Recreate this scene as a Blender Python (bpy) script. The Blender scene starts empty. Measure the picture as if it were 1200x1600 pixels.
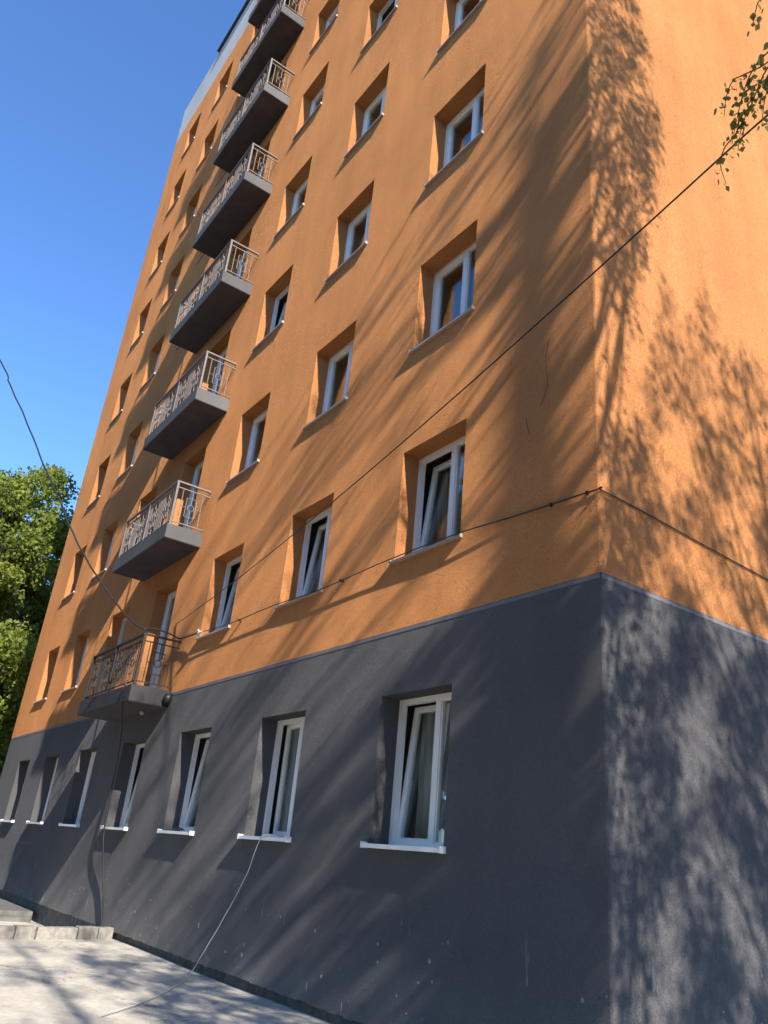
import bpy, bmesh, math, random
import numpy as np
from mathutils import Vector, Matrix

random.seed(7)
rng = np.random.default_rng(7)
R = math.radians
scene = bpy.context.scene
C = scene.collection

# ------------------------------------------------------------------ camera
CAM = Vector((4.056, -4.966, 1.489))
yaw, pitch, roll = R(146.095), R(24.153), R(5.641)
d = Vector((math.cos(pitch) * math.cos(yaw), math.cos(pitch) * math.sin(yaw), math.sin(pitch)))
rt = Vector((math.sin(yaw), -math.cos(yaw), 0.0))
up = rt.cross(d)
r2 = rt * math.cos(roll) + up * math.sin(roll)
u2 = -rt * math.sin(roll) + up * math.cos(roll)
cam_data = bpy.data.cameras.new('camera')
cam_data.sensor_fit = 'VERTICAL'
cam_data.sensor_height = 36.0
cam_data.lens = 1226.07 / 1600 * 36.0
cam_data.clip_start = 0.05
cam_data.clip_end = 3000
cam = bpy.data.objects.new('camera', cam_data)
C.objects.link(cam)
m = Matrix((r2, u2, -d)).transposed().to_4x4()
m.translation = CAM
cam.matrix_world = m
scene.camera = cam

# ------------------------------------------------------------------ sun and sky
SUN = Vector((1.0, -0.124, 0.68)).normalized()      # direction towards the sun
world = bpy.data.worlds.new('World')
scene.world = world
world.use_nodes = True
wn = world.node_tree
wn.nodes.clear()
wo = wn.nodes.new('ShaderNodeOutputWorld')
wb = wn.nodes.new('ShaderNodeBackground')
sk = wn.nodes.new('ShaderNodeTexSky')
sk.sky_type = 'NISHITA'
sk.sun_disc = False
sk.sun_elevation = math.asin(SUN.z)
sk.sun_rotation = math.atan2(SUN.x, SUN.y)
sk.altitude = 200
sk.air_density = 1.0
sk.dust_density = 0.05
sk.ozone_density = 10.0
wb.inputs['Strength'].default_value = 0.15
wn.links.new(sk.outputs[0], wb.inputs['Color'])
wn.links.new(wb.outputs[0], wo.inputs['Surface'])
sl = bpy.data.lights.new('sun', 'SUN')
sl.energy = 5.0
sl.angle = R(0.5)
sl.color = (1.0, 0.94, 0.86)
so = bpy.data.objects.new('sun', sl)
C.objects.link(so)
so.rotation_euler = SUN.to_track_quat('Z', 'Y').to_euler()
so.location = (20, -5, 30)
scene.view_settings.view_transform = 'Standard'
scene.view_settings.look = 'None'
scene.view_settings.exposure = 1.15
scene.view_settings.gamma = 1.0
scene.view_settings.use_curve_mapping = False

# ------------------------------------------------------------------ materials
def new_mat(name):
    mt = bpy.data.materials.new(name)
    mt.use_nodes = True
    nt = mt.node_tree
    b = nt.nodes['Principled BSDF']
    return mt, nt, b

def simple(name, col, rough=0.6, metal=0.0, spec=0.4, var=0.12, scale=6.0):
    mt, nt, b = new_mat(name)
    tc = nt.nodes.new('ShaderNodeNewGeometry')
    n = nt.nodes.new('ShaderNodeTexNoise'); n.inputs['Scale'].default_value = scale; n.inputs['Detail'].default_value = 5
    nt.links.new(tc.outputs['Position'], n.inputs['Vector'])
    r = nt.nodes.new('ShaderNodeValToRGB')
    r.color_ramp.elements[0].position = 0.3; r.color_ramp.elements[1].position = 0.7
    r.color_ramp.elements[0].color = tuple(c * (1 - var) for c in col) + (1,)
    r.color_ramp.elements[1].color = tuple(min(1, c * (1 + var)) for c in col) + (1,)
    nt.links.new(n.outputs['Fac'], r.inputs['Fac'])
    nt.links.new(r.outputs['Color'], b.inputs['Base Color'])
    b.inputs['Roughness'].default_value = rough
    b.inputs['Metallic'].default_value = metal
    b.inputs['Specular IOR Level'].default_value = spec
    return mt

def noise(nt, vec, scale, detail=4, rough=0.55, dist=0.0):
    n = nt.nodes.new('ShaderNodeTexNoise')
    n.inputs['Scale'].default_value = scale
    n.inputs['Detail'].default_value = detail
    n.inputs['Roughness'].default_value = rough
    n.inputs['Distortion'].default_value = dist
    nt.links.new(vec, n.inputs['Vector'])
    return n

def mathn(nt, op, a, b=None, clamp=False):
    n = nt.nodes.new('ShaderNodeMath'); n.operation = op; n.use_clamp = clamp
    for i, v in enumerate((a, b)):
        if v is None: continue
        if isinstance(v, (int, float)): n.inputs[i].default_value = v
        else: nt.links.new(v, n.inputs[i])
    return n.outputs[0]

def ramp(nt, fac, p0, p1, c0=(0, 0, 0, 1), c1=(1, 1, 1, 1)):
    r = nt.nodes.new('ShaderNodeValToRGB')
    r.color_ramp.elements[0].position = p0; r.color_ramp.elements[1].position = p1
    r.color_ramp.elements[0].color = c0; r.color_ramp.elements[1].color = c1
    nt.links.new(fac, r.inputs['Fac'])
    return r.outputs['Color']

def mixc(nt, fac, a, b, mode='MIX'):
    n = nt.nodes.new('ShaderNodeMix'); n.data_type = 'RGBA'; n.blend_type = mode
    for sock, v in ((n.inputs[0], fac), (n.inputs[6], a), (n.inputs[7], b)):
        if isinstance(v, (int, float)): sock.default_value = v
        elif isinstance(v, tuple): sock.default_value = v
        else: nt.links.new(v, sock)
    return n.outputs[2]

def stucco(name, col, grain, specks=False, stain=0.10, k=4.0):
    """scraped render: fine relief as a spread of facet normals, faint patches and drips"""
    mt, nt, b = new_mat(name)
    mt.cycles.use_bump_map_correction = False
    g = nt.nodes.new('ShaderNodeNewGeometry')
    pos = g.outputs['Position']
    mp = nt.nodes.new('ShaderNodeMapping'); mp.inputs['Scale'].default_value = (1, 1, 0.16)
    nt.links.new(pos, mp.inputs['Vector'])
    big = noise(nt, pos, 0.45, 4)
    drip = noise(nt, mp.outputs[0], 2.6, 5, 0.6)
    fine = noise(nt, pos, 55, 3, 0.6)
    c0 = tuple(c * (1 - stain) for c in col) + (1,)
    c1 = tuple(c * (1 + stain) for c in col) + (1,)
    base = ramp(nt, big.outputs['Fac'], 0.3, 0.7, c0, c1)
    dr = ramp(nt, drip.outputs['Fac'], 0.35, 0.75, (1, 1, 1, 1), (1 - stain * 1.1,) * 3 + (1,))
    base = mixc(nt, 1.0, base, dr, 'MULTIPLY')
    fg = ramp(nt, fine.outputs['Fac'], 0.3, 0.7, (1 - grain,) * 3 + (1,), (1 + grain,) * 3 + (1,))
    base = mixc(nt, 1.0, base, fg, 'MULTIPLY')
    if specks:
        sep = nt.nodes.new('ShaderNodeSeparateXYZ'); nt.links.new(pos, sep.inputs[0])
        # lime splashes, thicker near the foot of the wall
        v = nt.nodes.new('ShaderNodeTexVoronoi'); v.inputs['Scale'].default_value = 9.0
        nt.links.new(pos, v.inputs['Vector'])
        sz = noise(nt, pos, 9.0, 0)
        dot = mathn(nt, 'LESS_THAN', v.outputs['Distance'], mathn(nt, 'MULTIPLY', mathn(nt, 'SUBTRACT', sz.outputs['Fac'], 0.40), 0.62))
        low = nt.nodes.new('ShaderNodeMapRange'); low.inputs['From Min'].default_value = 1.15; low.inputs['From Max'].default_value = 0.35
        nt.links.new(sep.outputs['Z'], low.inputs['Value'])
        pat = noise(nt, pos, 1.1, 2)
        msk = mathn(nt, 'MULTIPLY', mathn(nt, 'MULTIPLY', dot, low.outputs[0]), mathn(nt, 'GREATER_THAN', pat.outputs['Fac'], 0.50))
        mp2 = nt.nodes.new('ShaderNodeMapping'); mp2.inputs['Scale'].default_value = (1, 1, 0.22)
        nt.links.new(pos, mp2.inputs['Vector'])
        scr = noise(nt, mp2.outputs[0], 7.0, 3, 0.5)
        scf = mathn(nt, 'MULTIPLY', mathn(nt, 'GREATER_THAN', scr.outputs['Fac'], 0.69), mathn(nt, 'MULTIPLY', low.outputs[0], 0.5))
        dust = nt.nodes.new('ShaderNodeMapRange'); dust.inputs['From Min'].default_value = 0.9; dust.inputs['From Max'].default_value = 0.15
        dust.inputs['To Max'].default_value = 0.45
        nt.links.new(sep.outputs['Z'], dust.inputs['Value'])
        dn = noise(nt, pos, 2.2, 5)
        dustf = mathn(nt, 'MULTIPLY', dust.outputs[0], dn.outputs['Fac'])
        base = mixc(nt, dustf, base, (0.30, 0.28, 0.25, 1))
        base = mixc(nt, mathn(nt, 'ADD', mathn(nt, 'MULTIPLY', msk, 0.8), scf, True), base, (0.55, 0.55, 0.53, 1))
    nt.links.new(base, b.inputs['Base Color'])
    b.inputs['Roughness'].default_value = 0.95
    b.inputs['Specular IOR Level'].default_value = 0.12
    # facet normals of the grain: two sizes
    n1 = noise(nt, pos, 250, 2, 0.7)
    n2 = noise(nt, pos, 38, 1, 0.5)
    def cen(n, s):
        sub = nt.nodes.new('ShaderNodeVectorMath'); sub.operation = 'SUBTRACT'
        nt.links.new(n.outputs['Color'], sub.inputs[0]); sub.inputs[1].default_value = (0.5, 0.5, 0.5)
        sc = nt.nodes.new('ShaderNodeVectorMath'); sc.operation = 'SCALE'
        nt.links.new(sub.outputs[0], sc.inputs[0]); sc.inputs['Scale'].default_value = s
        return sc.outputs[0]
    ad = nt.nodes.new('ShaderNodeVectorMath'); ad.operation = 'ADD'
    nt.links.new(cen(n1, k), ad.inputs[0]); nt.links.new(cen(n2, k * 0.08), ad.inputs[1])
    ad2 = nt.nodes.new('ShaderNodeVectorMath'); ad2.operation = 'ADD'
    nt.links.new(ad.outputs[0], ad2.inputs[0]); nt.links.new(g.outputs['Normal'], ad2.inputs[1])
    nm = nt.nodes.new('ShaderNodeVectorMath'); nm.operation = 'NORMALIZE'
    nt.links.new(ad2.outputs[0], nm.inputs[0])
    nt.links.new(nm.outputs[0], b.inputs['Normal'])
    return mt

M = {}
M['orange'] = stucco('orange_render', (0.62, 0.262, 0.094), 0.10, stain=0.13, k=12.0)
M['plinth'] = stucco('dark_grey_render', (0.114, 0.110, 0.110), 0.07, specks=True, k=9.0)
M['band'] = stucco('grey_band_render', (0.165, 0.16, 0.172), 0.08, k=3.0)
M['parapet'] = stucco('pale_grey_render', (0.46, 0.46, 0.44), 0.05, k=3.0)
M['slab'] = stucco('balcony_grey_paint', (0.105, 0.103, 0.10), 0.10, stain=0.16, k=2.0)
M['slab_shaded'] = stucco('shaded_slab_paint', (0.045, 0.045, 0.047), 0.12, stain=0.25, k=2.0)  # slab paint darkened: shade on the lowest balcony put into the colour
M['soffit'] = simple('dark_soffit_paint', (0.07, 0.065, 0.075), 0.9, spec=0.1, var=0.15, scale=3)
M['white'] = simple('white_plastic', (0.78, 0.75, 0.70), 0.35, var=0.04)
M['sill'] = simple('white_sill_metal', (0.72, 0.69, 0.65), 0.4, var=0.06)
M['sill_up'] = simple('beige_sill_metal', (0.36, 0.29, 0.24), 0.45, var=0.08)
M['gasket'] = simple('black_gasket', (0.03, 0.03, 0.03), 0.6)
M['rail'] = simple('grey_brown_iron_paint', (0.15, 0.13, 0.118), 0.65, spec=0.3, var=0.18, scale=20)
M['rail_shaded'] = simple('shaded_iron_paint', (0.022, 0.018, 0.016), 0.65, spec=0.3, var=0.25, scale=25)  # railing paint darkened to carry the lowest balcony's shade
M['black'] = simple('black_rubber', (0.012, 0.012, 0.013), 0.5, var=0.1)
M['wcable'] = simple('pale_cable', (0.50, 0.48, 0.44), 0.5)
M['coping'] = simple('dark_coping_metal', (0.05, 0.05, 0.055), 0.5)
M['room'] = simple('room_plaster', (0.30, 0.285, 0.26), 0.9, var=0.08)
M['bark'] = simple('bark', (0.11, 0.085, 0.065), 0.9, var=0.4, scale=14)
M['birchbark'] = simple('birch_bark', (0.42, 0.39, 0.35), 0.85, var=0.55, scale=9)
M['twig'] = simple('twig_bark', (0.10, 0.05, 0.03), 0.8)
M['kerb'] = simple('kerb_concrete', (0.23, 0.21, 0.18), 0.95, var=0.35, scale=11)
M['base'] = simple('base_concrete', (0.085, 0.08, 0.07), 0.95, var=0.40, scale=9)
M['step'] = simple('step_concrete', (0.11, 0.105, 0.095), 0.95, var=0.35, scale=7)
M['gravelly'] = simple('dry_ground', (0.14, 0.105, 0.06), 1.0, var=0.35, scale=1.6)

def concrete():
    mt, nt, b = new_mat('paving_concrete')
    g = nt.nodes.new('ShaderNodeNewGeometry'); pos = g.outputs['Position']
    a = noise(nt, pos, 1.3, 6, 0.62); c = noise(nt, pos, 14, 5, 0.65); e = noise(nt, pos, 90, 3)
    base = ramp(nt, a.outputs['Fac'], 0.3, 0.7, (0.41, 0.375, 0.31, 1), (0.54, 0.495, 0.41, 1))
    base = mixc(nt, 1.0, base, ramp(nt, c.outputs['Fac'], 0.3, 0.72, (0.80, 0.80, 0.80, 1), (1.1, 1.1, 1.1, 1)), 'MULTIPLY')
    base = mixc(nt, 1.0, base, ramp(nt, e.outputs['Fac'], 0.3, 0.7, (0.88, 0.88, 0.88, 1), (1.1, 1.1, 1.1, 1)), 'MULTIPLY')
    # hairline cracks
    wob = nt.nodes.new('ShaderNodeVectorMath'); wob.operation = 'ADD'
    nz = noise(nt, pos, 2.4, 5); nt.links.new(pos, wob.inputs[0]); nt.links.new(nz.outputs['Color'], wob.inputs[1])
    vo = nt.nodes.new('ShaderNodeTexVoronoi'); vo.feature = 'DISTANCE_TO_EDGE'; vo.inputs['Scale'].default_value = 0.55
    nt.links.new(wob.outputs[0], vo.inputs['Vector'])
    base = mixc(nt, mathn(nt, 'MULTIPLY', mathn(nt, 'LESS_THAN', vo.outputs['Distance'], 0.0045), 0.6), base, (0.09, 0.08, 0.07, 1))
    nt.links.new(base, b.inputs['Base Color'])
    b.inputs['Roughness'].default_value = 0.93
    b.inputs['Specular IOR Level'].default_value = 0.2
    bp = nt.nodes.new('ShaderNodeBump'); bp.inputs['Strength'].default_value = 0.5; bp.inputs['Distance'].default_value = 0.01
    nt.links.new(c.outputs['Fac'], bp.inputs['Height']); nt.links.new(bp.outputs[0], b.inputs['Normal'])
    return mt
M['concrete'] = concrete()

def glass():
    mt, nt, b = new_mat('window_glass')
    nt.nodes.remove(b)
    out = nt.nodes['Material Output']
    tr = nt.nodes.new('ShaderNodeBsdfTransparent'); tr.inputs[0].default_value = (0.955, 0.975, 0.965, 1)
    gl = nt.nodes.new('ShaderNodeBsdfGlossy'); gl.inputs['Roughness'].default_value = 0.0
    gl.inputs['Color'].default_value = (0.95, 0.97, 0.97, 1)
    g = nt.nodes.new('ShaderNodeNewGeometry')
    wv = noise(nt, g.outputs['Position'], 1.7, 1)
    bp = nt.nodes.new('ShaderNodeBump'); bp.inputs['Strength'].default_value = 0.06; bp.inputs['Distance'].default_value = 0.03
    nt.links.new(wv.outputs['Fac'], bp.inputs['Height']); nt.links.new(bp.outputs[0], gl.inputs['Normal'])
    dt = nt.nodes.new('ShaderNodeVectorMath'); dt.operation = 'DOT_PRODUCT'
    nt.links.new(g.outputs['Normal'], dt.inputs[0]); nt.links.new(g.outputs['Incoming'], dt.inputs[1])
    om = mathn(nt, 'SUBTRACT', 1.0, mathn(nt, 'ABSOLUTE', dt.outputs['Value']), True)
    fres = mathn(nt, 'ADD', 0.045, mathn(nt, 'MULTIPLY', mathn(nt, 'POWER', om, 5.0), 0.955), True)   # Schlick, alike on both faces
    mx = nt.nodes.new('ShaderNodeMixShader')
    nt.links.new(fres, mx.inputs[0]); nt.links.new(tr.outputs[0], mx.inputs[1]); nt.links.new(gl.outputs[0], mx.inputs[2])
    nt.links.new(mx.outputs[0], out.inputs['Surface'])
    return mt
M['glass'] = glass()

def leafmat(name, c0, c1, trans=0.35, scale=1.2):
    mt, nt, b = new_mat(name)
    nt.nodes.remove(b)
    out = nt.nodes['Material Output']
    g = nt.nodes.new('ShaderNodeNewGeometry')
    n = noise(nt, g.outputs['Position'], scale, 3); n2 = noise(nt, g.outputs['Position'], scale * 14, 2)
    f = mathn(nt, 'ADD', mathn(nt, 'MULTIPLY', n.outputs['Fac'], 0.6), mathn(nt, 'MULTIPLY', n2.outputs['Fac'], 0.4))
    col = ramp(nt, f, 0.36, 0.64, c0 + (1,), c1 + (1,))
    df = nt.nodes.new('ShaderNodeBsdfPrincipled'); df.inputs['Roughness'].default_value = 0.55; df.inputs['Specular IOR Level'].default_value = 0.3
    tl = nt.nodes.new('ShaderNodeBsdfTranslucent')
    nt.links.new(col, df.inputs['Base Color']); nt.links.new(col, tl.inputs['Color'])
    mx = nt.nodes.new('ShaderNodeMixShader'); mx.inputs[0].default_value = trans
    nt.links.new(df.outputs[0], mx.inputs[1]); nt.links.new(tl.outputs[0], mx.inputs[2])
    nt.links.new(mx.outputs[0], out.inputs['Surface'])
    return mt
M['leaf_twig'] = leafmat('birch_twig_leaf', (0.15, 0.17, 0.04), (0.32, 0.30, 0.08), 0.5, 30.0)
M['leaf_birch'] = leafmat('birch_leaf', (0.06, 0.075, 0.018), (0.14, 0.145, 0.035), 0.35, 2.0)
M['leaf_maple'] = leafmat('maple_leaf', (0.08, 0.13, 0.025), (0.27, 0.30, 0.04), 0.5, 0.8)
M['leaf_lime'] = leafmat('lime_leaf', (0.045, 0.08, 0.018), (0.12, 0.16, 0.03), 0.35, 0.9)

def curtainmat(name, col):
    mt, nt, b = new_mat(name)
    nt.nodes.remove(b)
    out = nt.nodes['Material Output']
    df = nt.nodes.new('ShaderNodeBsdfDiffuse'); df.inputs[0].default_value = col + (1,)
    tl = nt.nodes.new('ShaderNodeBsdfTranslucent'); tl.inputs[0].default_value = col + (1,)
    mx = nt.nodes.new('ShaderNodeMixShader'); mx.inputs[0].default_value = 0.35
    nt.links.new(df.outputs[0], mx.inputs[1]); nt.links.new(tl.outputs[0], mx.inputs[2])
    nt.links.new(mx.outputs[0], out.inputs['Surface'])
    return mt
M['net'] = curtainmat('net_curtain', (0.74, 0.72, 0.68))
M['cloth'] = curtainmat('beige_curtain', (0.46, 0.41, 0.36))

# ------------------------------------------------------------------ mesh helpers
class MB:
    def __init__(s): s.v = []; s.f = []
    def quad(s, *p):
        i = len(s.v); s.v += [tuple(q) for q in p]; s.f.append(tuple(range(i, i + len(p)))); return s
    def box(s, a, b):
        x0, y0, z0 = (min(a[i], b[i]) for i in range(3)); x1, y1, z1 = (max(a[i], b[i]) for i in range(3))
        i = len(s.v)
        s.v += [(x0, y0, z0), (x1, y0, z0), (x1, y1, z0), (x0, y1, z0), (x0, y0, z1), (x1, y0, z1), (x1, y1, z1), (x0, y1, z1)]
        s.f += [tuple(i + k for k in q) for q in ((0, 3, 2, 1), (4, 5, 6, 7), (0, 1, 5, 4), (1, 2, 6, 5), (2, 3, 7, 6), (3, 0, 4, 7))]
        return s
    def tube(s, pts, rad, n=6, cap=True):
        pts = [Vector(p) for p in pts]
        if not hasattr(rad, '__len__'): rad = [rad] * len(pts)
        base = len(s.v); ref = None
        for k, p in enumerate(pts):
            t = (pts[min(k + 1, len(pts) - 1)] - pts[max(k - 1, 0)]).normalized()
            if ref is None:
                ref = t.cross(Vector((0.31, 0.2, 0.93)))
                if ref.length < 1e-3: ref = t.cross(Vector((1, 0, 0)))
            ref = (ref - t * ref.dot(t)).normalized(); b = t.cross(ref)
            for j in range(n):
                a = 2 * math.pi * j / n
                s.v.append(tuple(p + (ref * math.cos(a) + b * math.sin(a)) * rad[k]))
        for k in range(len(pts) - 1):
            for j in range(n):
                s.f.append((base + k * n + j, base + k * n + (j + 1) % n, base + (k + 1) * n + (j + 1) % n, base + (k + 1) * n + j))
        if cap:
            s.f.append(tuple(base + j for j in range(n))[::-1]); e = base + (len(pts) - 1) * n
            s.f.append(tuple(e + j for j in range(n)))
        return s
    def mesh(s, name, mat, smooth=False):
        me = bpy.data.meshes.new(name); me.from_pydata(s.v, [], s.f); me.materials.append(mat)
        if smooth: me.polygons.foreach_set('use_smooth', [True] * len(me.polygons))
        me.update(); return me

def link(name, data, parent=None, loc=None, rot=None):
    o = bpy.data.objects.new(name, data); C.objects.link(o)
    if parent: o.parent = parent
    if loc is not None: o.location = loc
    if rot is not None: o.rotation_euler = rot
    return o
def obj(name, mb, mat, parent=None, loc=None, rot=None, smooth=False):
    return link(name, mb.mesh(name, mat, smooth), parent, loc, rot)
def tag(o, label=None, cat=None, group=None, kind=None):
    if label: o['label'] = label
    if cat: o['category'] = cat
    if group: o['group'] = group
    if kind: o['kind'] = kind
    return o
def bevel(me, w, seg=1):
    bm = bmesh.new(); bm.from_mesh(me)
    bmesh.ops.remove_doubles(bm, verts=bm.verts, dist=1e-5)
    bmesh.ops.bevel(bm, geom=list(bm.edges), offset=w, segments=seg, affect='EDGES', profile=0.6)
    bm.to_mesh(me); bm.free(); return me

# ------------------------------------------------------------------ setting: ground, pavement
PZ = 0.04
g = MB().quad((-900, -900, -0.24), (900, -900, -0.24), (900, 900, -0.24), (-900, 900, -0.24))
tag(obj('ground', g, M['gravelly']), kind='structure')
pv = MB()
# paving slab of poured concrete: a sheet with thickness, ending at the kerb
def kx(y): return -9.86 - 0.215 * y           # kerb line, slightly askew to the wall
nx, ny = 60, 30
vv = []
for i in range(nx + 1):
    for j in range(ny + 1):
        y = 0.10 - 6.1 * (j / ny) ** 1.6
        x = kx(y) + (14.0 - kx(y)) * (i / nx)
        vv.append((x, y, PZ + 0.006 * math.sin(x * 1.3 + y) + 0.005 * math.sin(y * 2.1 - x * .7)))
pv.v = vv
for i in range(nx):
    for j in range(ny):
        a = i * (ny + 1) + j; pv.f.append((a, a + 1, a + ny + 2, a + ny + 1))
tag(obj('pavement', pv, M['concrete'], smooth=True), kind='structure')
pv2 = MB().box((0.1, 0.10, -0.3), (4.0, 14, PZ - .005))
tag(obj('side_pavement', pv2, M['concrete']), kind='structure')
lp = MB().box((-40, -6, -0.3), (-9.0, 0.12, -0.20))
tag(obj('lower_pavement', lp, M['concrete']), kind='structure')

kerb = tag(link('kerb', None), kind='structure')
yk = 0.0; i = 0
lens = [0.27, 0.34, 0.66, 0.32, 0.46, 0.40, 0.52, 0.45, 0.5, 0.5, 0.6, 0.5, 0.6, 0.5, 0.55, 0.5]
for L_ in lens:
    y0, y1 = yk - 0.012, yk - L_ + 0.006
    top = 0.205 + random.uniform(-0.012, 0.008)
    mb = MB().box((-0.075, -(y0 - y1) / 2, -0.27), (0.075, (y0 - y1) / 2, top))
    me = bevel(mb.mesh('kerb_stone', M['kerb']), 0.014, 2)
    for v in me.vertices: v.co += Vector((random.uniform(-.004, .004), random.uniform(-.004, .004), random.uniform(-.005, .005)))
    ym = (y0 + y1) / 2
    link('kerb_stone', me, kerb, (kx(ym) - 0.055, ym, 0), (0, 0, math.atan(0.215) + random.uniform(-.02, .02)))
    yk -= L_

# old concrete step block beyond the kerb
st = tag(link('concrete_steps', None, None, (-14.55, 0, -0.2)), 'weathered concrete step block against the wall beyond the kerb', 'steps')
for k in range(2):
    mb = MB().box((-7.0, -3.2 + .0, k * 0.1), (0.0 - 0.012 * (k % 2), -0.06, k * 0.1 + 0.097))
    obj('step', mb, M['step'], st)

# ------------------------------------------------------------------ the apartment building
FLOORS = 8
H = 3.0
ZB = 3.89                          # top of the dark plinth
ZT = 28.17                         # top of the orange render
XL = -21.59
BAY = 2.785
COLS = [(-3.02 - BAY * k, -1.845 - BAY * k) for k in range(7)]
ZS0, ZT0 = 1.665, 3.166            # ground-floor opening
ZS1, ZT1 = 4.725, 6.194            # first upper floor
ZSLAB = 3.925                      # balcony floor
REV = 0.25
bld = tag(link('apartment_building', None, None, (0, 0, 0)), 'tall orange apartment block with dark grey ground storey and stacked balconies', 'building')

def facade(openings, x0, x1, z0, z1, y=0.0, dep=0.33):
    xs = sorted({x0, x1} | {o[0] for o in openings} | {o[1] for o in openings})
    zs = sorted({z0, z1} | {o[2] for o in openings} | {o[3] for o in openings})
    mb = MB()
    for a, b in zip(xs, xs[1:]):
        run = None
        for c, e in zip(zs, zs[1:]):
            hole = any(o[0] < (a + b) / 2 < o[1] and o[2] < (c + e) / 2 < o[3] for o in openings)
            if hole:
                if run: mb.quad((a, y, run[0]), (b, y, run[0]), (b, y, run[1]), (a, y, run[1])); run = None
            else:
                run = (run[0], e) if run else (c, e)
        if run: mb.quad((a, y, run[0]), (b, y, run[0]), (b, y, run[1]), (a, y, run[1]))
    for a, b, c, e in openings:
        mb.quad((a, y, c), (a, y, e), (a, y + dep, e), (a, y + dep, c))
        mb.quad((b, y, c), (b, y + dep, c), (b, y + dep, e), (b, y, e))
        mb.quad((a, y, e), (b, y, e), (b, y + dep, e), (a, y + dep, e))
        mb.quad((a, y, c), (a, y + dep, c), (b, y + dep, c), (b, y, c))
    return mb

wins = []                          # (row, col, x0, x1, z0, z1)
for k, (a, b) in enumerate(COLS): wins.append((0, k, a, b, ZS0, ZT0))
for r in range(1, FLOORS + 1):
    for k, (a, b) in enumerate(COLS):
        z0 = (ZSLAB + 0.02 if k == 3 else ZS1) + H * (r - 1)
        wins.append((r, k, a, b, z0, ZT1 + H * (r - 1)))
CH = 0.012
op_up = [w[2:] for w in wins if w[0] > 0]
op_gr = [w[2:] for w in wins if w[0] == 0]
DEPTH = 13.0
up_ = facade(op_up, XL, -CH, ZB, ZT)
up_.quad((-CH, 0, ZB), (0, CH, ZB), (0, CH, ZT), (-CH, 0, ZT))
up_.quad((0, CH, ZB), (0, DEPTH, ZB), (0, DEPTH, ZT), (0, CH, ZT))
up_.quad((XL, 0, ZB), (XL, 0, ZT), (XL, DEPTH, ZT), (XL, DEPTH, ZB))
up_.quad((XL, DEPTH, ZB), (XL, DEPTH, ZT), (0, DEPTH, ZT), (0, DEPTH, ZB))
obj('upper_wall', up_, M['orange'], bld)
BZ = 0.155                          # lower edge of the render
pl = facade(op_gr, XL, -CH, BZ, ZB)
pl.quad((-CH, 0, BZ), (0, CH, BZ), (0, CH, ZB), (-CH, 0, ZB))
pl.quad((0, CH, BZ), (0, DEPTH, BZ), (0, DEPTH, ZB), (0, CH, ZB))
pl.quad((XL, 0, BZ), (XL, 0, ZB), (XL, DEPTH, ZB), (XL, DEPTH, BZ))
# ragged lower edge of the render: small uneven lips below the straight edge
x = XL
while x < -0.05:
    w_ = random.uniform(0.05, 0.22); dz = random.uniform(0.002, 0.022)
    pl.quad((x, 0.0, BZ - dz), (min(x + w_, -CH), 0.0, BZ - dz * random.uniform(.3, 1)), (min(x + w_, -CH), 0, BZ), (x, 0, BZ))
    x += w_
pl.quad((XL, 0, BZ), (XL, 0.07, BZ), (0, 0.07, BZ), (0, 0, BZ))
obj('plinth_wall', pl, M['plinth'], bld)
bd = MB().box((XL, -0.003, ZB - 0.048), (0.003, 0.003, ZB - 0.008))
bd2 = MB().box((-0.003, -0.003, ZB - 0.048), (0.003, DEPTH, ZB - 0.008))
bd.v += []; i0 = len(bd.v); bd.v += bd2.v; bd.f += [tuple(i0 + q for q in f) for f in bd2.f]
obj('edge_band', bd, M['band'], bld)
fb = MB().box((XL + .07, 0.065, -0.4), (-0.06, 0.4, BZ + 0.04)).box((-0.4, 0.07, -0.4), (-0.065, DEPTH, BZ + 0.04))
obj('foundation', fb, M['base'], bld)
# parapet and roof
pp = MB()
PT = 30.15
pp.box((XL, 0.0, ZT + .001), (0, 0.3, PT)).box((XL, 0.3, ZT + .001), (XL + .3, DEPTH, PT)).box((-.3, .3, ZT + .001), (0, DEPTH, PT))
pa = obj('parapet', pp, M['parapet'], bld)
cp = MB().box((-18.2, -0.10, PT + .02), (0.1, 0.42, PT + .09))
obj('coping', cp, M['coping'], bld)
rf = MB().box((XL + .3, .3, ZT + .3), (-.3, DEPTH, ZT + .4))
obj('roof', rf, M['coping'], bld)
# rooms behind the windows
rm = MB()
rm.quad((XL, 4.2, 0), (0, 4.2, 0), (0, 4.2, ZT), (XL, 4.2, ZT))
for z in [0.4, 3.5] + [3.5 + H * k for k in range(1, FLOORS + 1)]:
    rm.box((XL + .02, 0.36, z), (-.02, 4.2, z + .3))
for k in range(8):
    x = -1.04 - BAY * k
    rm.box((x - .06, 0.36, .4), (x + .06, 4.2, ZT))
obj('interior_walls', rm, M['room'], bld)

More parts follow.
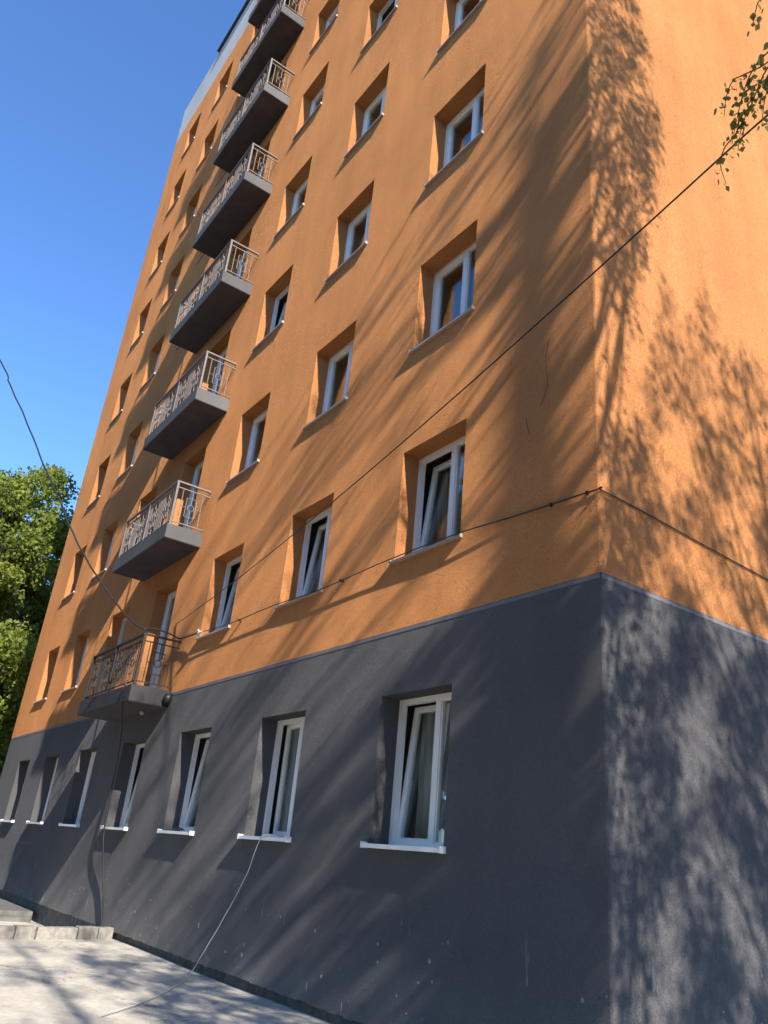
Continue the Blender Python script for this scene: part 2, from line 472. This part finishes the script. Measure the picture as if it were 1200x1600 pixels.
# ---- windows -----------------------------------------------------
def frame_mesh(W, Hh, mull):
    """outer frame and mullion, origin at lower left of the opening at its front face"""
    t, dp = 0.055, 0.07
    mb = MB().box((0, 0, 0), (t, dp, Hh)).box((W - t, 0, 0), (W, dp, Hh)).box((t, .001, 0), (W - t, dp, t)).box((t, .001, Hh - t), (W - t, dp, Hh))
    mb.box((mull, .0015, t), (mull + 0.085, dp, Hh - t))
    # glazing bead of the fixed light
    a, b = mull + 0.085, W - t
    for q in (((a, .012, t), (a + .018, .05, Hh - t)), ((b - .018, .012, t), (b, .05, Hh - t)), ((a, .012, t), (b, .05, t + .018)), ((a, .012, Hh - t - .018), (b, .05, Hh - t))): mb.box(*q)
    return mb
def sash_mesh(w, h, rail=0.0):
    t, dp = 0.062, 0.06
    mb = MB().box((0, 0, 0), (t, dp, h)).box((w - t, 0, 0), (w, dp, h)).box((t, .001, 0), (w - t, dp, t)).box((t, .001, h - t), (w - t, dp, h))
    if rail: mb.box((t, .001, rail - .04), (w - t, dp, rail + .04)).box((t, .02, t), (w - t, .04, rail - .04))
    return mb
def pane_mesh(w, h): return MB().box((0, 0, 0), (w, 0.004, h)).box((0, .018, 0), (w, .022, h)).mesh('pane', M['glass'])   # double glazing
def sill_mesh(W, pr, th, mat, slope=0.02, over=0.035):
    mb = MB()
    y0, y1 = -pr, REV
    a, b = -over, W + over
    # sloped sheet with turned-down lip and upstand end caps
    mb.box((0.003, 0.0, 0.0), (W - .003, y1, 0.012))
    mb.box((a, y0, -th), (b, 0.002, 0.012))
    mb.box((a - .004, y0 - .004, -th - .004), (a + .012, 0.003, 0.028)).box((b - .012, y0 - .004, -th - .004), (b + .004, 0.003, 0.028))
    return mb.mesh('sill', mat)
cache = {}
def shared(key, fn):
    if key not in cache: cache[key] = fn()
    return cache[key]
# (row, col) -> state of the opening light
STATE = {(0, 0): 'tilt', (0, 1): 'turn', (0, 2): 'tilt', (0, 3): 'tilt', (1, 0): 'tilt', (1, 1): 'tilt', (1, 2): 'tilt', (3, 2): 'tilt', (5, 1): 'tilt', (1, 4): 'tilt'}
for r, k, a, b, z0, z1 in wins:
    W, Hh = b - a, z1 - z0
    door = (k == 3 and r > 0)
    mull = 0.635
    key = (round(W, 3), round(Hh, 3))
    fm = shared(('frame',) + key, lambda: frame_mesh(W, Hh, mull).mesh('window_frame', M['white']))
    wname = 'balcony_door' if door else 'window'
    w = link(wname, fm, bld, (a, REV, z0))
    t = 0.055
    sw, sh = mull - 0.02 - 0.0, Hh - 2 * t + 0.03
    sx, sz = t - 0.015, t - 0.015
    sw = mull + 0.02 - sx
    sm = shared(('sash',) + key, lambda: bevel(sash_mesh(sw, sh, 0.75 if door else 0).mesh('sash', M['white']), 0.004))
    stt = STATE.get((r, k), 'shut')
    fy = 0.028
    rot = (0, 0, 0); loc = Vector((sx, fy, sz))
    if stt == 'tilt': rot = (-math.radians(5.6 if r == 0 else 6.4), 0, 0); loc.y = 0.045
    if stt == 'turn': rot = (0, 0, math.radians(-7.5)); loc = Vector((sx + sw - sw * math.cos(R(7.5)), 0.05 + sw * math.sin(R(7.5)), sz))
    link('sash', sm, w, loc, rot)
    Rm = Matrix.Rotation(rot[0], 3, 'X') @ Matrix.Rotation(rot[2], 3, 'Z')
    pt = 0.055
    pz = 0.79 if door else pt
    pm = shared(('spane',) + key, lambda: pane_mesh(sw - 2 * pt, sh - pz - pt))
    link('pane', pm, w, loc + Rm @ Vector((pt, 0.022, pz)), rot)
    pm2 = shared(('fpane',) + key, lambda: pane_mesh(W - t - mull - 0.085 - .01, Hh - 2 * t - .01))
    link('pane', pm2, w, (mull + 0.09, 0.03, t + .005))
    if stt != 'shut' or r < 3:
        hm = shared('handle', lambda: bevel(MB().box((-.012, 0, -.035), (.012, .012, .035)).box((-.009, .012, -.10), (.009, .032, .012)).mesh('handle', M['white']), 0.003))
        link('handle', hm, w, loc + Rm @ Vector((0.03, 0.06, sh * 0.45)), rot)
    if not door:
        if r == 0: smh = shared('sill0', lambda: sill_mesh(W, 0.07, 0.028, M['sill']))
        else: smh = shared('sill1', lambda: sill_mesh(W, 0.042, 0.014, M['sill_up']))
        link('sill', smh, w, (0, -REV, 0.0))

# ---- balconies ---------------------------------------------------
BX0, BX1, BD, BTH = -12.40, -9.42, 0.71, 0.285
def bar(a, b, w=0.013):
    return MB().tube([a, b], w * 0.62, 4)
def ring(c, rad, axis, w=0.009, n=14):
    pts = []
    for i in range(n + 1):
        q = 2 * math.pi * i / n
        pts.append((c[0] + rad * math.cos(q), c[1], c[2] + rad * math.sin(q)) if axis == 'y' else (c[0], c[1] + rad * math.cos(q), c[2] + rad * math.sin(q)))
    return MB().tube(pts, w, 4, cap=False)
def merge(*mbs):
    o = MB()
    for mb in mbs:
        i0 = len(o.v); o.v += mb.v; o.f += [tuple(i0 + q for q in f) for f in mb.f]
    return o
RZ = 0.895                        # handrail above slab
R2_, RB = 0.765, 0.062            # second rail and bottom rail
def balcony_parts(mt, sfx):
    P = {}
    fl, fr_ = 0.12, 2.965           # railing ends along the slab
    fy = -BD + 0.045
    P['slab'] = bevel(MB().box((0, -BD, -BTH), (BX1 - BX0, 0.02, 0)).mesh('balcony', M['slab' if sfx == 'a' else 'slab_shaded']), 0.008)
    q = []
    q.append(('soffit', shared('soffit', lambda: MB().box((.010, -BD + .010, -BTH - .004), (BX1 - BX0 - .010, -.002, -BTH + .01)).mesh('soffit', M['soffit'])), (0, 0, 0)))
    hr = MB().box((fl - .02, fy - .024, RZ - .03), (fr_ + .02, fy + .024, RZ)).box((fl - .02, fy + .024, RZ - .03), (fl + .025, 0, RZ)).box((fr_ - .025, fy + .024, RZ - .03), (fr_ + .02, 0, RZ))
    q.append(('handrail', hr.mesh('handrail', mt), (0, 0, 0)))
    post = bevel(MB().box((-.02, -.02, -0.02), (.02, .02, RZ - .031)).mesh('post', mt), 0.003)
    for x in (fl, (fl + fr_) / 2, fr_): q.append(('post', post, (x, fy, 0)))
    for z in (R2_, RB):
        mb = MB().box((fl + .02, fy - .010, z - .009), (fr_ - .02, fy + .010, z + .009))
        q.append(('rail', mb.mesh('rail', mt), (0, 0, 0)))
        for x in (fl, fr_):
            mb = MB().box((-.010, fy + .02, z - .009), (.010, 0, z + .009)); q.append(('rail', mb.mesh('rail', mt), (x, 0, 0)))
    hh = R2_ - RB
    bm_ = MB().box((-.0065, -.0065, RB + .009), (.0065, .0065, R2_ - .009)).mesh('baluster', mt)
    zc = (R2_ + RB) / 2
    def orn(axis, wd):
        a, b2 = -wd / 2, wd / 2; z0, z1 = zc - .19, zc + .19
        P_ = (lambda u, z: (u, 0, z)) if axis == 'y' else (lambda u, z: (0, u, z))
        parts = [bar(P_(a, z0), P_(b2, z0)), bar(P_(a, z1), P_(b2, z1)), bar(P_(a, z0), P_(a, z1)), bar(P_(b2, z0), P_(b2, z1)),
                 ring((0, 0, zc), 0.062, axis), bar(P_(0, zc + .062), P_(0, z1)), bar(P_(0, zc - .062), P_(0, z0)),
                 bar(P_(a, zc), P_(a - .10, zc)), bar(P_(b2, zc), P_(b2 + .10, zc)),
                 bar(P_(0, z0), P_(0, RB)), bar(P_(0, z1), P_(0, R2_))]
        return merge(*parts).mesh('ornament', mt)
    of, os_ = orn('y', 0.19), orn('x', 0.20)
    half = (fr_ - fl) / 2
    for s in range(2):
        x0 = fl + s * half
        n = 2; st = half / n
        for j in range(n):
            q.append(('ornament', of, (x0 + st * (j + .5), fy, 0)))
            if j: q.append(('baluster', bm_, (x0 + st * j, fy, 0)))
            for e in (.10, .22, .78, .90): q.append(('baluster', bm_, (x0 + st * (j + e), fy, 0)))
    for x in (fl, fr_):
        q.append(('ornament', os_, (x, fy + .33, 0)))
        for e in (.13, .53): q.append(('baluster', bm_, (x, fy + e, 0)))
    return P['slab'], q
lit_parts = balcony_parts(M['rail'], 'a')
shaded_parts = balcony_parts(M['rail_shaded'], 'b')  # lowest balcony, its shade painted into slab and railing
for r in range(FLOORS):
    slab, q = shaded_parts if r == 0 else lit_parts
    bo = link('balcony', slab, bld, (BX0, 0, ZSLAB + H * r))
    for nme, me, loc in q: link(nme, me, bo, loc)

# small fittings on and under the lowest balcony
dm = MB()
dm.tube([(0, 0, .06), (0, 0, 0.0), (0, 0, -.05), (0, 0, -.085), (0, 0, -.10)], [.055, .075, .07, .045, .01], 12)
tag(obj('dome_camera', dm, M['black'], None, (-9.33, -0.075, 3.79), smooth=True), 'small dark dome camera beside the lowest balcony slab', 'camera')
pe = MB().tube([(0, 0, 0), (0.10, -.02, -.03)], 0.028, 8).tube([(0.10, -.02, -.03), (0.13, -.02, -.04)], 0.036, 8)
tag(obj('pipe_end', pe, M['wcable'], None, (-10.4, -0.12, 3.635), smooth=True), 'short pale pipe end under the lowest balcony', 'pipe')

# ------------------------------------------------------------------ curtains behind some panes
def curtain(r, k, x0, x1, mat, label):
    a, b, z0, z1 = next((w[2], w[3], w[4], w[5]) for w in wins if w[0] == r and w[1] == k)
    n = 60; mb = MB()
    ph = random.uniform(0, 6)
    for i in range(n + 1):
        x = a + (x0 + (x1 - x0) * i / n) * (b - a)
        y = 0.60 + 0.028 * math.sin(i * 0.95 + ph) + 0.012 * math.sin(i * 2.3 + ph * 2)
        mb.v += [(x, y, z0 - .15), (x, y - .01, z1 + .12)]
    for i in range(n): mb.f.append((2 * i, 2 * i + 2, 2 * i + 3, 2 * i + 1))
    o = obj('curtain', mb, mat, smooth=True)
    md = o.modifiers.new('thickness', 'SOLIDIFY'); md.thickness = 0.002
    return tag(o, label, 'curtain', 'curtains behind the window panes')
curtain(0, 1, .0, 1., M['net'], 'net curtain behind the open second ground floor window from the corner')
curtain(0, 0, .0, .75, M['net'], 'net curtain behind the tilted ground floor window nearest the corner')
curtain(0, 2, .1, 1., M['net'], 'net curtain behind the third ground floor window from the corner')
curtain(1, 0, .0, .5, M['cloth'], 'beige curtain in the first orange floor window nearest the corner')
curtain(1, 1, .0, .9, M['net'], 'net curtain in the second window from the corner, first orange floor')
curtain(1, 2, .0, 1., M['net'], 'net curtain in the third window from the corner, first orange floor')
curtain(2, 0, .0, .45, M['cloth'], 'beige curtain in the window nearest the corner, second orange floor')
curtain(2, 1, .0, .7, M['net'], 'net curtain in the second window from the corner, second orange floor')
curtain(2, 2, .0, 1., M['net'], 'net curtain in the third window from the corner, second orange floor')
curtain(3, 0, .0, .5, M['cloth'], 'beige curtain in the window nearest the corner, third orange floor')
curtain(3, 1, .1, .8, M['net'], 'net curtain in the second window from the corner, third orange floor')
curtain(4, 1, .0, .7, M['cloth'], 'beige curtain in the second window from the corner, fourth orange floor')
curtain(4, 0, .0, .9, M['net'], 'net curtain in the window nearest the corner, fourth orange floor')
curtain(3, 2, .1, 1., M['net'], 'net curtain in the third window from the corner, third orange floor')
curtain(4, 2, .0, 1., M['net'], 'net curtain in the third window from the corner, fourth orange floor')
curtain(5, 1, .3, 1., M['net'], 'net curtain in the second window from the corner, fifth orange floor')
curtain(5, 2, .0, .9, M['cloth'], 'beige curtain in the third window from the corner, fifth orange floor')

# ------------------------------------------------------------------ cables
def smooth_path(pts, n=8):
    pts = [Vector(p) for p in pts]; out = []
    for i in range(len(pts) - 1):
        p0 = pts[max(i - 1, 0)]; p1 = pts[i]; p2 = pts[i + 1]; p3 = pts[min(i + 2, len(pts) - 1)]
        for k in range(n):
            t = k / n
            out.append(0.5 * ((2 * p1) + (p2 - p0) * t + (2 * p0 - 5 * p1 + 4 * p2 - p3) * t * t + (3 * p1 - p0 - 3 * p2 + p3) * t ** 3))
    out.append(pts[-1]); return out
def cable(name, pts, rad, mat, label, twist=0.0, n=8):
    path = smooth_path(pts, n)
    if twist:
        path = [p + Vector((0, math.cos(i * 1.1) * twist, math.sin(i * 1.1) * twist)) for i, p in enumerate(path)]
    return tag(obj(name, MB().tube(path, rad, 6), mat, smooth=True), label, 'cable')
cable('overhead_cable', [(-9.40, -.70, 4.86), (-9.725, -.941, 5.086), (-10.228, -1.314, 5.635), (-10.793, -1.732, 6.35), (-11.246, -2.068, 7.039), (-11.445, -2.215, 7.397), (-12.019, -2.641, 8.307), (-12.748, -3.181, 9.54), (-13.373, -3.644, 10.529), (-13.8, -3.959, 11.253), (-16.5, -6.0, 15.2)], 0.0165, M['black'],
      'thick black cable dropping from the sky to the lowest balcony corner', 0.006)
cable('tied_cable', [(-9.40, -.70, 4.885), (-9.43, -.5, 4.93), (-9.40, -.25, 4.90), (-9.41, -.06, 4.86), (-9.2, -.05, 4.84), (-8.7, -.06, 4.82), (-8.42, -.075, 4.80)], 0.014, M['black'], 'black cable tied along the side handrail of the lowest balcony')
wc = cable('wall_cable', [(-8.42, -.075, 4.80), (-7.39, -.055, 4.752), (-5.86, -.05, 4.765), (-4.67, -.05, 4.725), (-3.1, -.05, 4.76), (-1.84, -.05, 4.745), (-0.9, -.02, 4.70), (-.02, -.012, 4.66), (.014, .02, 4.655), (.014, .57, 4.645), (.014, 1.54, 4.60), (.014, 2.66, 4.555), (.014, 4.2, 4.50), (.014, 7.5, 4.45)], 0.0072, M['black'], 'thin dark cable running along the orange wall and round the corner')
for q in ((-7.0, -.045, 4.757), (-4.1, -.045, 4.745), (-.55, -.012, 4.683), (-.12, -.010, 4.665)):
    obj('clip', MB().box((-.010, -.016, -.016), (.010, -q[1] + .001, .016)), M['black'], wc, q)
S_ = Vector((-9.87, -0.004, 5.22)); E_ = Vector((2.82, -1.30, 6.08)); SAG = 0.21
wp = []
for i in range(25):
    t = i / 24; q = S_.lerp(E_, t); q.z -= SAG * 4 * t * (1 - t); wp.append(q)
wp += [Vector((4.6, -1.48, 6.45)), Vector((6.35, -1.05, 6.9))]
cable('span_wire', wp, 0.0072, M['black'], 'thin wire spanning from the lowest balcony up to the top right', n=2)
cable('hanging_cable', [(-9.64, -.735, 4.0), (-9.65, -.75, 3.78), (-10.0, -.55, 3.3), (-10.9, -.2, 2.8), (-11.36, -.05, 2.36), (-11.12, -.09, 1.6), (-10.71, -.04, .79), (-10.36, -.03, .25), (-10.30, -.05, .05), (-10.25, -.2, -.18)], 0.014, M['black'], 'black cable hanging from the lowest balcony down the dark wall')
cable('white_cord', [(-5.0, .12, 1.70), (-5.13, -.04, 1.70), (-5.20, -.09, 1.63), (-5.48, -.06, 1.21), (-5.9, -.08, .68), (-6.2, -.12, .30), (-6.35, -.16, .075), (-5.9, -.42, .060), (-5.45, -.74, .060), (-4.96, -1.107, .058), (-4.40, -1.60, .058), (-4.10, -1.92, .06), (-3.98, -2.04, .06)], 0.0062, M['wcable'], 'pale cord trailing from the second ground floor window onto the pavement', 0.002)
cable('loose_wire', [(-.584, -.006, 6.60), (-.60, -.02, 6.47), (-.62, -.02, 6.37), (-.59, -.025, 6.05), (-.62, -.02, 5.95), (-.70, -.006, 5.83)], 0.003, M['twig'], 'hair thin loose wire on the orange wall near the corner')
cable('wire_scrap', [(-.896, -.006, 5.77), (-.87, -.02, 5.68), (-.847, -.006, 5.56)], 0.003, M['twig'], 'short wire scrap on the orange wall below the loose wire')
cl = MB().tube([(-.05, 0, 0), (.05, 0, .03)], 0.022, 8).tube([(0.0, 0, .02), (.02, -.03, .07)], 0.014, 8).tube([(.06, 0, .01), (.12, .01, .02)], 0.014, 8)
tag(obj('cable_clamp', cl, M['wcable'], None, (-8.45, -.085, 4.775), smooth=True), 'pale cable clamp on the sill of the third first-floor window', 'clamp')
rg = MB().tube([(0.3, 0, .012), (0.38, -.02, .03), (.48, .01, .022), (.6, -.02, .035), (.7, .01, .02)], [.008, .022, .028, .02, .006], 7)
tag(obj('rag', rg, M['black'], None, (COLS[2][0] + .2, -.03, ZS0 + .012), smooth=True), 'dark crumpled rag on the third ground floor sill from the corner', 'rag')

# ------------------------------------------------------------------ trees
def leaves_mesh(name, pts, size, mat, droop=0.5, jit=0.3, fold=0.18):
    """one folded leaf (two triangles) at every point"""
    n = len(pts)
    s = size * (1 + jit * rng.standard_normal(n)).clip(0.45, 1.7)
    ax = rng.standard_normal((n, 3)); ax[:, 2] -= droop; ax /= np.linalg.norm(ax, axis=1)[:, None]
    sd = np.cross(ax, rng.standard_normal((n, 3))); sd /= np.linalg.norm(sd, axis=1)[:, None]
    nr = np.cross(ax, sd)
    p = np.asarray(pts)
    L = s[:, None]
    v = np.empty((n, 4, 3))
    v[:, 0] = p
    v[:, 1] = p + ax * L * 0.45 + sd * L * 0.42 + nr * L * fold
    v[:, 2] = p + ax * L
    v[:, 3] = p + ax * L * 0.45 - sd * L * 0.42 + nr * L * fold
    me = bpy.data.meshes.new(name)
    me.vertices.add(n * 4); me.vertices.foreach_set('co', v.reshape(-1))
    idx = (np.arange(n)[:, None] * 4 + np.array([0, 1, 2, 0, 2, 3])[None]).reshape(-1)
    me.loops.add(n * 6); me.loops.foreach_set('vertex_index', idx.astype(np.int32))
    me.polygons.add(n * 2)
    me.polygons.foreach_set('loop_start', np.arange(0, n * 6, 3, dtype=np.int32))
    me.materials.append(mat)
    me.update(calc_edges=True)
    return me

def limb(mb, a, b, r0, r1, bend=0.12, n=6, seg=7):
    a, b = Vector(a), Vector(b); L = (b - a).length
    off = Vector((random.uniform(-1, 1), random.uniform(-1, 1), random.uniform(-.3, .8))) * L * bend
    pts = []
    for i in range(seg + 1):
        t = i / seg; pts.append(a.lerp(b, t) + off * math.sin(math.pi * t))
    mb.tube(pts, [r0 + (r1 - r0) * i / seg for i in range(seg + 1)], n)
    return pts

def broad_tree(name, label, base, height, rx, ry, zc, rz, nclump, nleaf, leaf, mat, group, bark='bark', rtrunk=0.28):
    root = tag(link(name, None, None, base), label, 'tree', group)
    tr = MB(); bx = Vector((0, 0, 0))
    top = Vector((random.uniform(-.4, .4), random.uniform(-.4, .4), height * 0.8))
    tp = limb(tr, (0, 0, -.3), top, rtrunk, rtrunk * .2, 0.03, 9, 10)
    pts = []
    cl = []
    while len(cl) < nclump:
        u = rng.uniform(-1, 1, 3)
        rr = np.linalg.norm(u)
        if rr > 1 or rr < 0.35: continue
        ang = math.atan2(u[1], u[0]); wob = 0.86 + 0.14 * math.sin(3 * ang + u[2] * 4) + 0.06 * math.sin(7 * ang)
        taper = 1.0 if u[2] < 0 else (1 - 0.35 * u[2])
        cl.append(np.array([u[0] * rx * wob * taper, u[1] * ry * wob * taper, zc + u[2] * rz]))
    for i, c in enumerate(cl):
        cr = rng.uniform(0.35, 0.95) * (rx + ry) / 2 * 0.28
        k = int(nleaf / nclump * rng.uniform(.6, 1.4))
        q = rng.standard_normal((k, 3)); q /= np.linalg.norm(q, axis=1)[:, None]
        q *= (rng.uniform(0, 1, (k, 1)) ** 0.45) * cr * np.array([1.15, 1.15, .7])
        pts.append(c + q)
        if i < 46:
            h = min(max(c[2] - rng.uniform(.8, 2.5), height * .16), height * .75); j = tp[min(int(h / (height * .8) * 10), 10)]
            limb(tr, j, Vector(c), rtrunk * .32, .02, 0.10, 5, 6)
    obj('trunk', tr, M[bark], root, smooth=True)
    link('crown', leaves_mesh('crown', np.concatenate(pts), leaf, mat), root)
    return root

SX, SY, SZ = SUN.x / SUN.x, SUN.y / SUN.x, SUN.z / SUN.x
def shade_crown(label, name, base, height, xr, region, nstrand, per, leaf, seed, rtrunk=0.16, strand=(0.25, 0.6)):
    """birch with hanging strands of leaves; region(y, z) is the crown's outline seen down the sun's direction, for the trunk's distance"""
    r_ = np.random.default_rng(seed); random.seed(seed)
    root = tag(link(name, None, None, base), label, 'tree', 'birches beside the end wall')
    tr = MB(); bx, by, bz = base
    tp = limb(tr, (0, 0, -.3), (random.uniform(-.2, .2), random.uniform(-.2, .2), height * 0.96), rtrunk, 0.015, 0.015, 9, 14)
    pts = []; tries = 0; ns = 0
    while ns < nstrand and tries < 60000:
        tries += 1
        x = r_.uniform(*xr); ysv, zsv = r_.uniform(-5, 6), r_.uniform(-4, 14)
        dens = region(ysv, zsv)
        if r_.uniform() > dens: continue
        P = Vector((x, ysv + SY * x, zsv + SZ * x))
        if P.z < 2.2: continue
        ns += 1
        L = r_.uniform(*strand)
        out = Vector((P.x - bx, P.y - by, 0)); 
        if out.length > 1e-3: out.normalize()
        k = int(per * L / 1.05 * r_.uniform(.6, 1.4))
        t = r_.uniform(0, 1, k)
        sw = r_.standard_normal((k, 3)) * np.array([.085, .085, .085])
        base_ = np.array(P) + np.outer(t, np.array([out.x * .10 * L, out.y * .10 * L, -L * .3])) + np.array([0, 0, L * .15])
        pts.append(base_ + sw - np.array(base))
        if ns % 13 == 0:
            h = min(max(P.z - r_.uniform(.8, 2.2), 1.8), height * .93); j = tp[min(int(h / (height * .96) * 14), 14)]
            q = limb(tr, j, P - Vector(base) + Vector((0, 0, L * .15)), .026, .005, 0.10, 5, 6)
    obj('trunk', tr, M['birchbark'], root, smooth=True)
    link('crown', leaves_mesh('crown', np.concatenate(pts), leaf, M['leaf_birch'], droop=1.2), root)
    return root

def lerp_tab(tab, v):
    for (a, fa), (b, fb) in zip(tab, tab[1:]):
        if a <= v <= b: return fa + (fb - fa) * (v - a) / (b - a)
    return None
def gaps(y, z, sd):
    return (math.sin(y * 5.3 + sd + 1.7 * math.sin(z * 2.1 + sd)) + math.sin(z * 4.4 + 2 * sd + 1.5 * math.sin(y * 3.1)) + 0.8 * math.sin(z * 8.7 - y * 6.0 + sd)) / 2.8
def reg1(y, z):                    # tall birch by the corner
    e = lerp_tab([(-1, .5), (3.2, .55), (4.6, .75), (6.4, .55), (7.4, .75), (8.6, 1.0), (10.4, 1.35), (11.2, 1.2), (12.3, 1.0), (12.75, .3)], z)
    if e is None: return 0
    top = 12.75 - 0.10 * max(0, -y) + 0.22 * math.sin(y * 9.0)
    if z > top or y > e or y < -2.1 + 0.10 * max(0, z - 6): return 0
    dn = 0.62
    if 5.4 < z < 7.3 and y < 0.45: dn = 0.14
    if y < -0.75 and 7.6 < z < 10.4: dn = 0.12
    if z < 5.4: dn = 0.75
    if y < 0.15: dn *= 0.66 if gaps(y * 1.5, z * 2.6, 1.1) > -0.05 else 0.12
    if y < -0.12: dn *= 0.55 if z > 4.2 + 5.4 * -y else 2.6      # thinner above, fuller low down
    return dn * (1.0 if gaps(y, z, 0.6) > -0.30 else 0.25)
def reg2(y, z):                    # second birch along the end wall
    t = lerp_tab([(.55, 5.6), (1.2, 7.3), (2.1, 7.9), (2.7, 7.4), (3.2, 6.8), (4.5, 6.2), (5.6, 5.0)], y)
    if t is None or z < -2: return 0
    t += 0.35 * math.sin(y * 7.0) + 0.2 * math.sin(y * 17.0)
    if z > t: return 0
    if z > t - 0.9: return 0.16
    return (0.34 if z > 3.6 else 0.8) * (1.0 if gaps(y * 1.15, z * 1.1, 2.2) > -0.05 else 0.05)
def reg3(y, z):                    # third, towards the street: dapples the pavement
    if y > -1.55 or y < -4.8: return 0
    if z > 9.5 + y * .3: return 0
    return 0.33 * (1.0 if gaps(y, z, 4.0) > 0.0 else 0.15)
shade_crown('tall weeping birch whose twigs hang into the top right corner', 'birch_tree', (7.0, -1.0, 0.0), 17.6, (5.4, 9.0), reg1, 2750, 32, 0.060, 11)
shade_crown('shorter birch standing off the sunlit end wall', 'birch_tree', (9.4, 1.6, 0.0), 13.8, (7.6, 11.6), reg2, 4200, 32, 0.062, 12)
shade_crown('birch standing behind the photographer, away from the end wall', 'birch_tree', (11.4, -4.3, 0.0), 15.5, (9.4, 13.6), reg3, 340, 30, 0.066, 13)

# twigs of the tall birch that hang into view
birch = next(o for o in C.objects if o.name == 'birch_tree')
off = Vector(birch.location)
random.seed(5)
hb = MB()
hb.tube(smooth_path([(6.95, -1.0, 7.6), (6.0, -1.3, 7.9), (4.8, -1.85, 6.9), (3.7, -2.1, 5.75), (3.25, -2.28, 5.25), (3.05, -2.32, 5.12)]), [.035 - .03 * i / 40 for i in range(41)], 6)
TW = {'a': [(3.11, -2.30, 5.12), (2.95, -2.33, 5.09), (2.86, -2.32, 5.06), (2.78, -2.28, 5.0), (2.71, -2.23, 4.93), (2.65, -2.18, 4.87)],
      'b': [(3.06, -2.31, 5.12), (2.93, -2.30, 5.07), (2.83, -2.33, 5.06), (2.78, -2.35, 5.05), (2.73, -2.33, 5.01), (2.68, -2.28, 4.96)],
      'c': [(3.09, -2.31, 5.13), (2.92, -2.29, 5.05), (2.85, -2.26, 5.01), (2.79, -2.23, 4.97), (2.72, -2.20, 4.92), (2.66, -2.15, 4.84)],
      'd': [(3.25, -2.28, 5.25), (3.16, -2.44, 5.25), (3.03, -2.49, 5.23), (2.98, -2.47, 5.20), (2.95, -2.44, 5.17)],
      'e': [(3.05, -2.32, 5.12), (2.94, -2.25, 5.03), (2.86, -2.22, 4.98), (2.79, -2.15, 4.90)],
      'f': [(2.74, -2.25, 4.95), (2.69, -2.20, 4.90), (2.62, -2.19, 4.87), (2.57, -2.16, 4.82), (2.55, -2.09, 4.75)]}
paths = {}
for k, pts in TW.items():
    paths[k] = smooth_path(pts, 6)
    nn = len(paths[k]); hb.tube(paths[k], [.0045 - .003 * i / nn for i in range(nn)], 5)
hb.v = [tuple(Vector(v) - off) for v in hb.v]
hbo = obj('hanging_branch', hb, M['twig'], birch, smooth=True)
lm = MB()
outl = [(0, 0, 0), (.30, .34, .05), (.48, .40, .07), (.75, .22, .04), (1.05, 0, -.03), (.75, -.22, .04), (.48, -.40, .07), (.30, -.34, .05)]
lm.v = [(x * .034, y * .034, z * .034) for x, y, z in outl] + [(.5 * .034, 0, 0)]
lm.f = [(8, i, (i + 1) % 8) for i in range(8)]
leafm = lm.mesh('leaf', M['leaf_twig'])
cnt = {'a': (70, .18), 'b': (26, .35), 'c': (68, .22), 'd': (20, .35), 'e': (44, .2), 'f': (14, .4)}
for k, (n, t0) in cnt.items():
    pth = paths[k]
    for i in range(n):
        t = t0 + (1 - t0) * (i + random.random()) / n
        p = pth[min(int(t * (len(pth) - 1)), len(pth) - 1)] + Vector((random.gauss(0, .018), random.gauss(0, .018), random.gauss(-.012, .018)))
        o = link('leaf', leafm, hbo, p - off)
        o.rotation_euler = (random.uniform(-1.2, 1.2), random.uniform(.5, 1.7), random.uniform(0, 6.28))
        s = random.uniform(.6, 1.25); o.scale = (s, s, s)

# leafy trees: one past the far end of the block, a row across the yard (some mirrored in the panes, those behind the photographer added to cut skylight)
broad_tree('maple_tree', 'big leafy maple past the far left end of the block', (-31.0, -0.6, -.2), 16.5, 4.8, 4.8, 9.1, 7.9, 220, 115000, 0.155, M['leaf_maple'], 'trees past the far end')
broad_tree('maple_tree', 'darker maple standing behind the big one at far left', (-38.0, 2.5, -.2), 13.5, 5.5, 5.5, 7.4, 6.2, 150, 30000, 0.23, M['leaf_maple'], 'trees past the far end')
for (x, y, h, s, lab) in ((-12.5, -10.0, 17.0, 4.0, 'lime tree across the yard, mirrored in the windows nearest the corner'),
                          (-19.0, -11.5, 15.5, 4.2, 'tall lime tree across the yard, mirrored in the middle windows'),
                          (-25.0, -11.5, 13.0, 4.2, 'lime tree across the yard, mirrored in the far windows'),
                          (-2.5, -11.5, 13.5, 4.2, 'lime tree added across the yard to block skylight, to the left behind the photographer'),
                          (5.5, -12.0, 14.0, 4.4, 'lime tree added across the yard to block skylight, straight behind the photographer'),
                          (13.5, -11.5, 13.5, 4.2, 'lime tree added across the yard to block skylight, to the right behind the photographer')):
    broad_tree('lime_tree', lab, (x, y, -.2), h, s, s, h * .58, h * .42, 110, 15000, 0.22, M['leaf_lime'], 'lime trees across the yard', rtrunk=.22)
